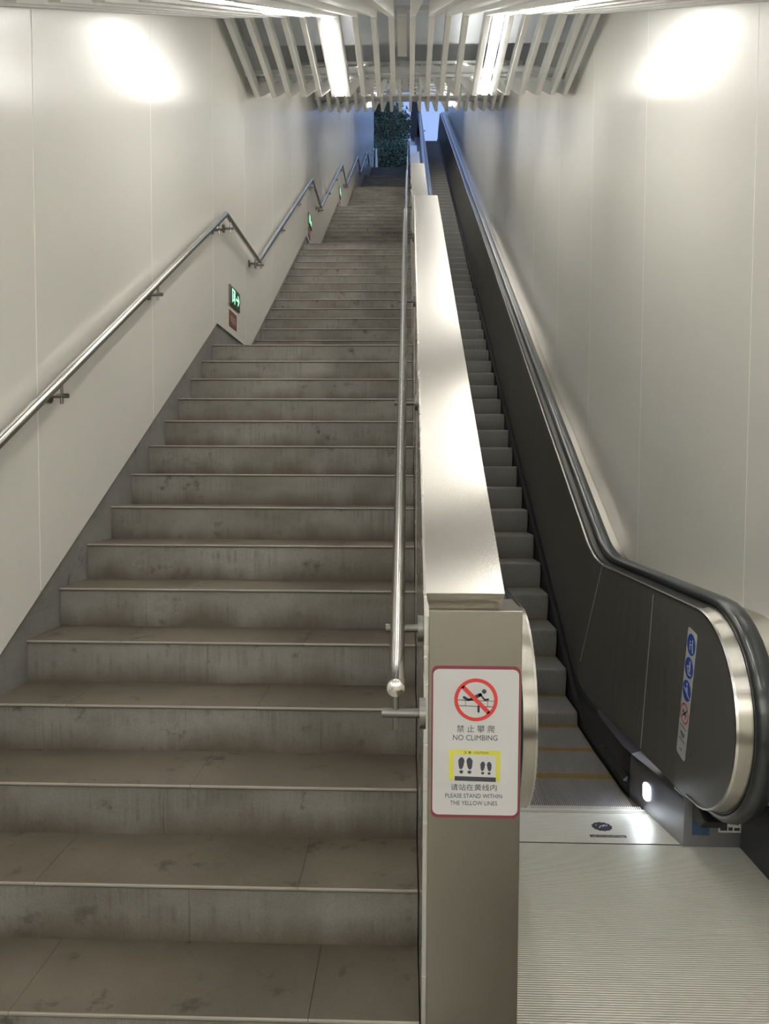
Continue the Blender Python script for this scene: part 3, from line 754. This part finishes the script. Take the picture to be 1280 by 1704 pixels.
# ------------------------------------------------------------------ exit signs on the left wall
def lbx(b, pts, w, xa, xb):
    for (ua, va), (ub, vb) in zip(pts, pts[1:]):
        L = math.hypot(ub-ua, vb-va); nx, nz = -(vb-va)/L*w/2, (ub-ua)/L*w/2
        prism(b, [(ua+nx, va+nz), (ub+nx, vb+nz), (ub-nx, vb-nz), (ua-nx, va-nz)], 'X', xa, xb)
for i, lab in ((0, 'nearest lit green running man exit sign low on the left wall'), (1, 'second lit green exit sign up the left wall, above the second landing'), (2, 'farthest small lit green exit sign low on the left wall')):
    dd = land_d(i)+.63 if i == 0 else land_d(i)+.55; zz = .9+2.1*i
    sx = thing('exit_sign', lab, 'exit sign', (PXL, dd, zz+.46), 'green exit signs above the landings')
    b = NB(); box(b, 0, .012, -.17, .17, -.075, .075); obj('case', b, 'sign_case', parent=sx, bevel=.004)
    b = NB(); box(b, .0115, .0135, -.135, .155, -.062, .062); obj('face', b, 'green_box', parent=sx)
    b = NB(); xa, xb = .0132, .0145
    box(b, xa, xb, -.105, -.088, -.045, .055); box(b, xa, xb, -.105, -.03, .045, .055); box(b, xa, xb, -.04, -.03, -.02, .055)
    disc(b, (-.02, .04), .012, 'X', (xa, xb), 14)
    lbx(b, [(-.028, .026), (-.045, .0)], .022, xa, xb); lbx(b, [(-.045, .0), (-.02, -.02), (-.028, -.05)], .011, xa, xb); lbx(b, [(-.045, 0), (-.058, -.025), (-.08, -.03)], .011, xa, xb)
    lbx(b, [(-.028, .025), (-.008, .008)], .007, xa, xb); lbx(b, [(-.028, .025), (-.055, .022), (-.062, .005)], .007, xa, xb)
    lbx(b, [(.02, 0), (.12, 0)], .016, xa, xb); lbx(b, [(.085, .036), (.125, 0), (.085, -.036)], .014, xa, xb)
    obj('running_man_symbol', b, 'green', parent=sx)
    rp = thing('notice_plate', ['dark red notice plate just below the nearest exit sign', 'dark red notice plate just below the second exit sign', 'dark red notice plate just below the farthest exit sign'][i], 'sign', (PXL, dd-.04, zz+.285), 'red plates below the exit signs')
    b = NB(); box(b, 0, .003, -.125, .125, -.062, .062); obj('plate', b, 'redplate', parent=rp)
    b = NB()
    for j in range(4):
        y_ = -.085+j*.045; box(b, .003, .0036, y_, y_+.03, .012, .018); box(b, .003, .0036, y_, y_+.03, -.012, -.006); box(b, .003, .0036, y_+.012, y_+.018, -.03, .03)
    for j in range(3): box(b, .003, .0036, -.085, .08, -.045+.0*j, -.042)
    obj('lettering', b, 'white', parent=rp)

# ------------------------------------------------------------------ ceiling slats, lamps
SXS = [-1.307, -1.16, -1.03, -.90, -.765, -.645, -.522, -.39, -.255, -.13, .025, .16, .28, .405, .56, .725, .84, .965, 1.10, 1.225, 1.33]
SXS = [x*.975 for x in SXS]
SEC = [(CPATH[1], CPATH[2], 'over the lowest flight'), (CPATH[2], CPATH[3], 'in the level bay above the first landing'),
       (CPATH[3], CPATH[4], 'in the slope above the second flight'), (CPATH[4], CPATH[5], 'in the level bay above the second landing'),
       (CPATH[5], CPATH[6], 'in the far upper slope')]
for si, ((a, za), (b_, zb), where) in enumerate(SEC):
    for i, x in enumerate(SXS):
        b = NB(); g = .004
        bar(b, (0, g, 0), (0, b_-a-g, (zb-za)), .038, .10)
        o = obj('ceiling_slat', b, 'slat', bevel=.002); o.location = (x, a, za)
        tag(o, 'pale grey ceiling slat %s, %s from the left wall' % (where, ORD[i]), 'ceiling slat', 'ceiling slats %s' % where)
# lobby slats behind the camera
LB = NB()
for x in SXS: bar(LB, (x, -1, 1.33), (x, 2.19, 1.33), .038, .10)
struct('ceiling', LB, 'slat')
# carriers above the slats
def carriers():
    k = 0
    for (a, za), (b_, zb), where in SEC:
        n = max(1, int((b_-a)/.95))
        for j in range(n+ (1 if b_-a < 1.5 else 0)):
            f = (j+.4)/n if b_-a > 1.5 else .12+.76*j
            y = a+(b_-a)*f; z = za+(zb-za)*f+.122
            b = NB(); box(b, -1.345, 1.365, -.014, .014, -.008, .026); o = obj('slat_carrier', b, 'slat'); o.location = (0, y, z)
            tag(o, 'thin cross rail %s, %s from its lower end' % (where, ORD[j]), 'ceiling rail', 'cross rails above the slats')
carriers()
LX = (-.569, .627)
def lamp(x, y0, z0, y1, z1, lab, w=.052):
    t = thing('ceiling_lamp', lab, 'lamp', (x, y0, z0), 'fluorescent batten lamps between the slats')
    b = NB(); bar(b, (0, 0, .06), (0, y1-y0, z1-z0+.06), w+.004, .04); obj('housing', b, 'slat', parent=t)
    b = NB(); bar(b, (0, .01, -.014), (0, y1-y0-.01, z1-z0-.014), w, .07); obj('diffuser', b, 'tube', parent=t, bevel=.008)
sd = {0: 'left', 1: 'right'}
for j, x in enumerate(LX):
    lamp(x, 5.48, 3.165, 6.54, 3.165, 'lit white lamp in the level bay above the first landing, %s row' % sd[j])
    for q_, (d0_, d1_) in enumerate(((1.25, 2.45), (3.15, 4.35))):
        lamp(x, d0_, ceil_z(d0_), d1_, ceil_z(d1_), 'lit batten lamp in the slope over the lowest flight, %s row, %s' % (sd[j], ('lower', 'upper')[q_]))
    for q_, d0_ in enumerate((6.9, 8.6)):
        lamp(x, d0_, ceil_z(d0_), d0_+1.1, ceil_z(d0_+1.1), 'batten lamp in the slope above the second flight, %s row, %s' % (sd[j], ('lower', 'upper')[q_]))
    for q_, d0_ in enumerate((12.0, 13.5, 15.2, 17.2)):
        lamp(x, d0_, ceil_z(d0_)+.03, d0_+1.1, ceil_z(d0_+1.1)+.03, 'batten lamp in the far upper slope, %s row, %s' % (sd[j], ORD[q_]))
    for q_, d0_ in enumerate((-.6,)):
        lamp(x, d0_, 1.33, d0_+1.15, 1.33, 'batten lamp over the lobby floor at the foot of the stairs, %s row' % sd[j])
for i, (d0_, d1_, z_, lab) in enumerate(((5.55, 6.10, 3.24, 'grey box unit hanging between the middle slats above the first landing'), (5.55+FLD, 6.10+FLD, 5.30, 'grey box unit hanging between the middle slats above the second landing'))):
    t = thing('ceiling_box', lab, 'ceiling unit', (-.052, d0_, z_), 'box units between the middle slats')
    b = NB(); box(b, -.037, .037, 0, d1_-d0_, 0, .05); obj('housing', b, 'slat', parent=t, bevel=.004)
    b = NB(); box(b, -.03, .03, .02, d1_-d0_-.02, -.003, .001); obj('cover', b, 'slat', parent=t)

for i, x in enumerate((-3.9, -2.3, -.75, .75, 2.3, 3.9)):  # unseen hall lamps, added to light the stairs and steel from the front
    for j, y_ in enumerate((-8.6, -6.2, -3.8)):
        lamp(x, y_, 1.33, y_+1.3, 1.33, 'added unseen hall lamp behind the viewer, %s row from left, %s from back' % (ORD[i], ORD[j]), .12)
# ------------------------------------------------------------------ top of the stairs, trees
b = NB(); box(b, .08, .46, 29.9, 30.3, ZTOP-1, ZTOP+3.6); tag(obj('pillar', b, 'pillar', bevel=.01), 'dark pillar at the top between staircase and escalator', 'pillar')
t = thing('guard_rail', 'small pale metal railing at the top left end of the staircase', 'railing', (-1.29, 31.3, ZTOP))
b = NB(); box(b, -.03, .03, -.03, .03, 0, 1.0); obj('post', b, 'chrome', parent=t)
b = NB(); box(b, -.03, .03, 1.0, 1.06, 0, 1.0); obj('post', b, 'chrome', parent=t)
b = NB(); box(b, -.03, .03, -.03, 1.06, 1.0, 1.05); obj('top_bar', b, 'chrome', parent=t)
def tree(x, y, zc, rx, rz, n, lab, seed):
    rnd = random.Random(seed); t = thing('tree', lab, 'tree', (x, y, ZTOP), 'trees outside the upper entrance')
    b = NB(); tube(b, [(0, 0, 0), (.05, 0, 1.2), (-.05, .05, 2.4), (0, 0, zc-ZTOP+.5)], .09, 9); tr = obj('trunk', b, 'bark', parent=t, smooth=True)
    b = NB()
    for k in range(5):
        a = k*1.26; tube(b, [(0, 0, 1.6+.2*k), (rx*.5*math.cos(a), rx*.5*math.sin(a), 2.3+.35*k), (rx*.8*math.cos(a), rx*.8*math.sin(a), 2.9+.4*k)], .03, 6)
    obj('branches', b, 'bark', parent=t)
    b = NB(); cl = []
    for k in range(60):
        a = rnd.random()*6.283; u = rnd.uniform(-1, 1); rr_ = rnd.random()**.4; s_ = math.sqrt(1-u*u)
        cl.append((rx*rr_*s_*math.cos(a), rx*rr_*s_*math.sin(a), zc-ZTOP+rz*rr_*u))
    for k in range(n):
        c = rnd.choice(cl); p = Vector((c[0]+rnd.gauss(0, .28), c[1]+rnd.gauss(0, .28), c[2]+rnd.gauss(0, .25)))
        l = rnd.uniform(.05, .09); q4 = Matrix.Rotation(rnd.random()*6.28, 3, 'Z') @ Matrix.Rotation(rnd.uniform(-1.1, 1.1), 3, 'X') @ Matrix.Rotation(rnd.random()*6.28, 3, 'Y')
        vs = [b.verts.new(p+q4 @ Vector(v)) for v in ((0, -l, 0), (l*.45, 0, .01), (0, l, 0), (-l*.45, 0, .01))]; b.faces.new(vs)
    obj('foliage', b, 'leaf', parent=t)
tree(-1.25, 40.3, 17.3, 1.45, 2.0, 17000, 'leafy dark tree filling the upper opening above the stairs', 1)
tree(-.8, 44.5, 18.2, 1.15, 2.5, 9000, 'second dark tree behind the first, beside the pillar', 2)
tree(-.9, 35.6, 14.1, .85, .9, 6000, 'low dark leafy tree nearest the top of the stairs', 5)
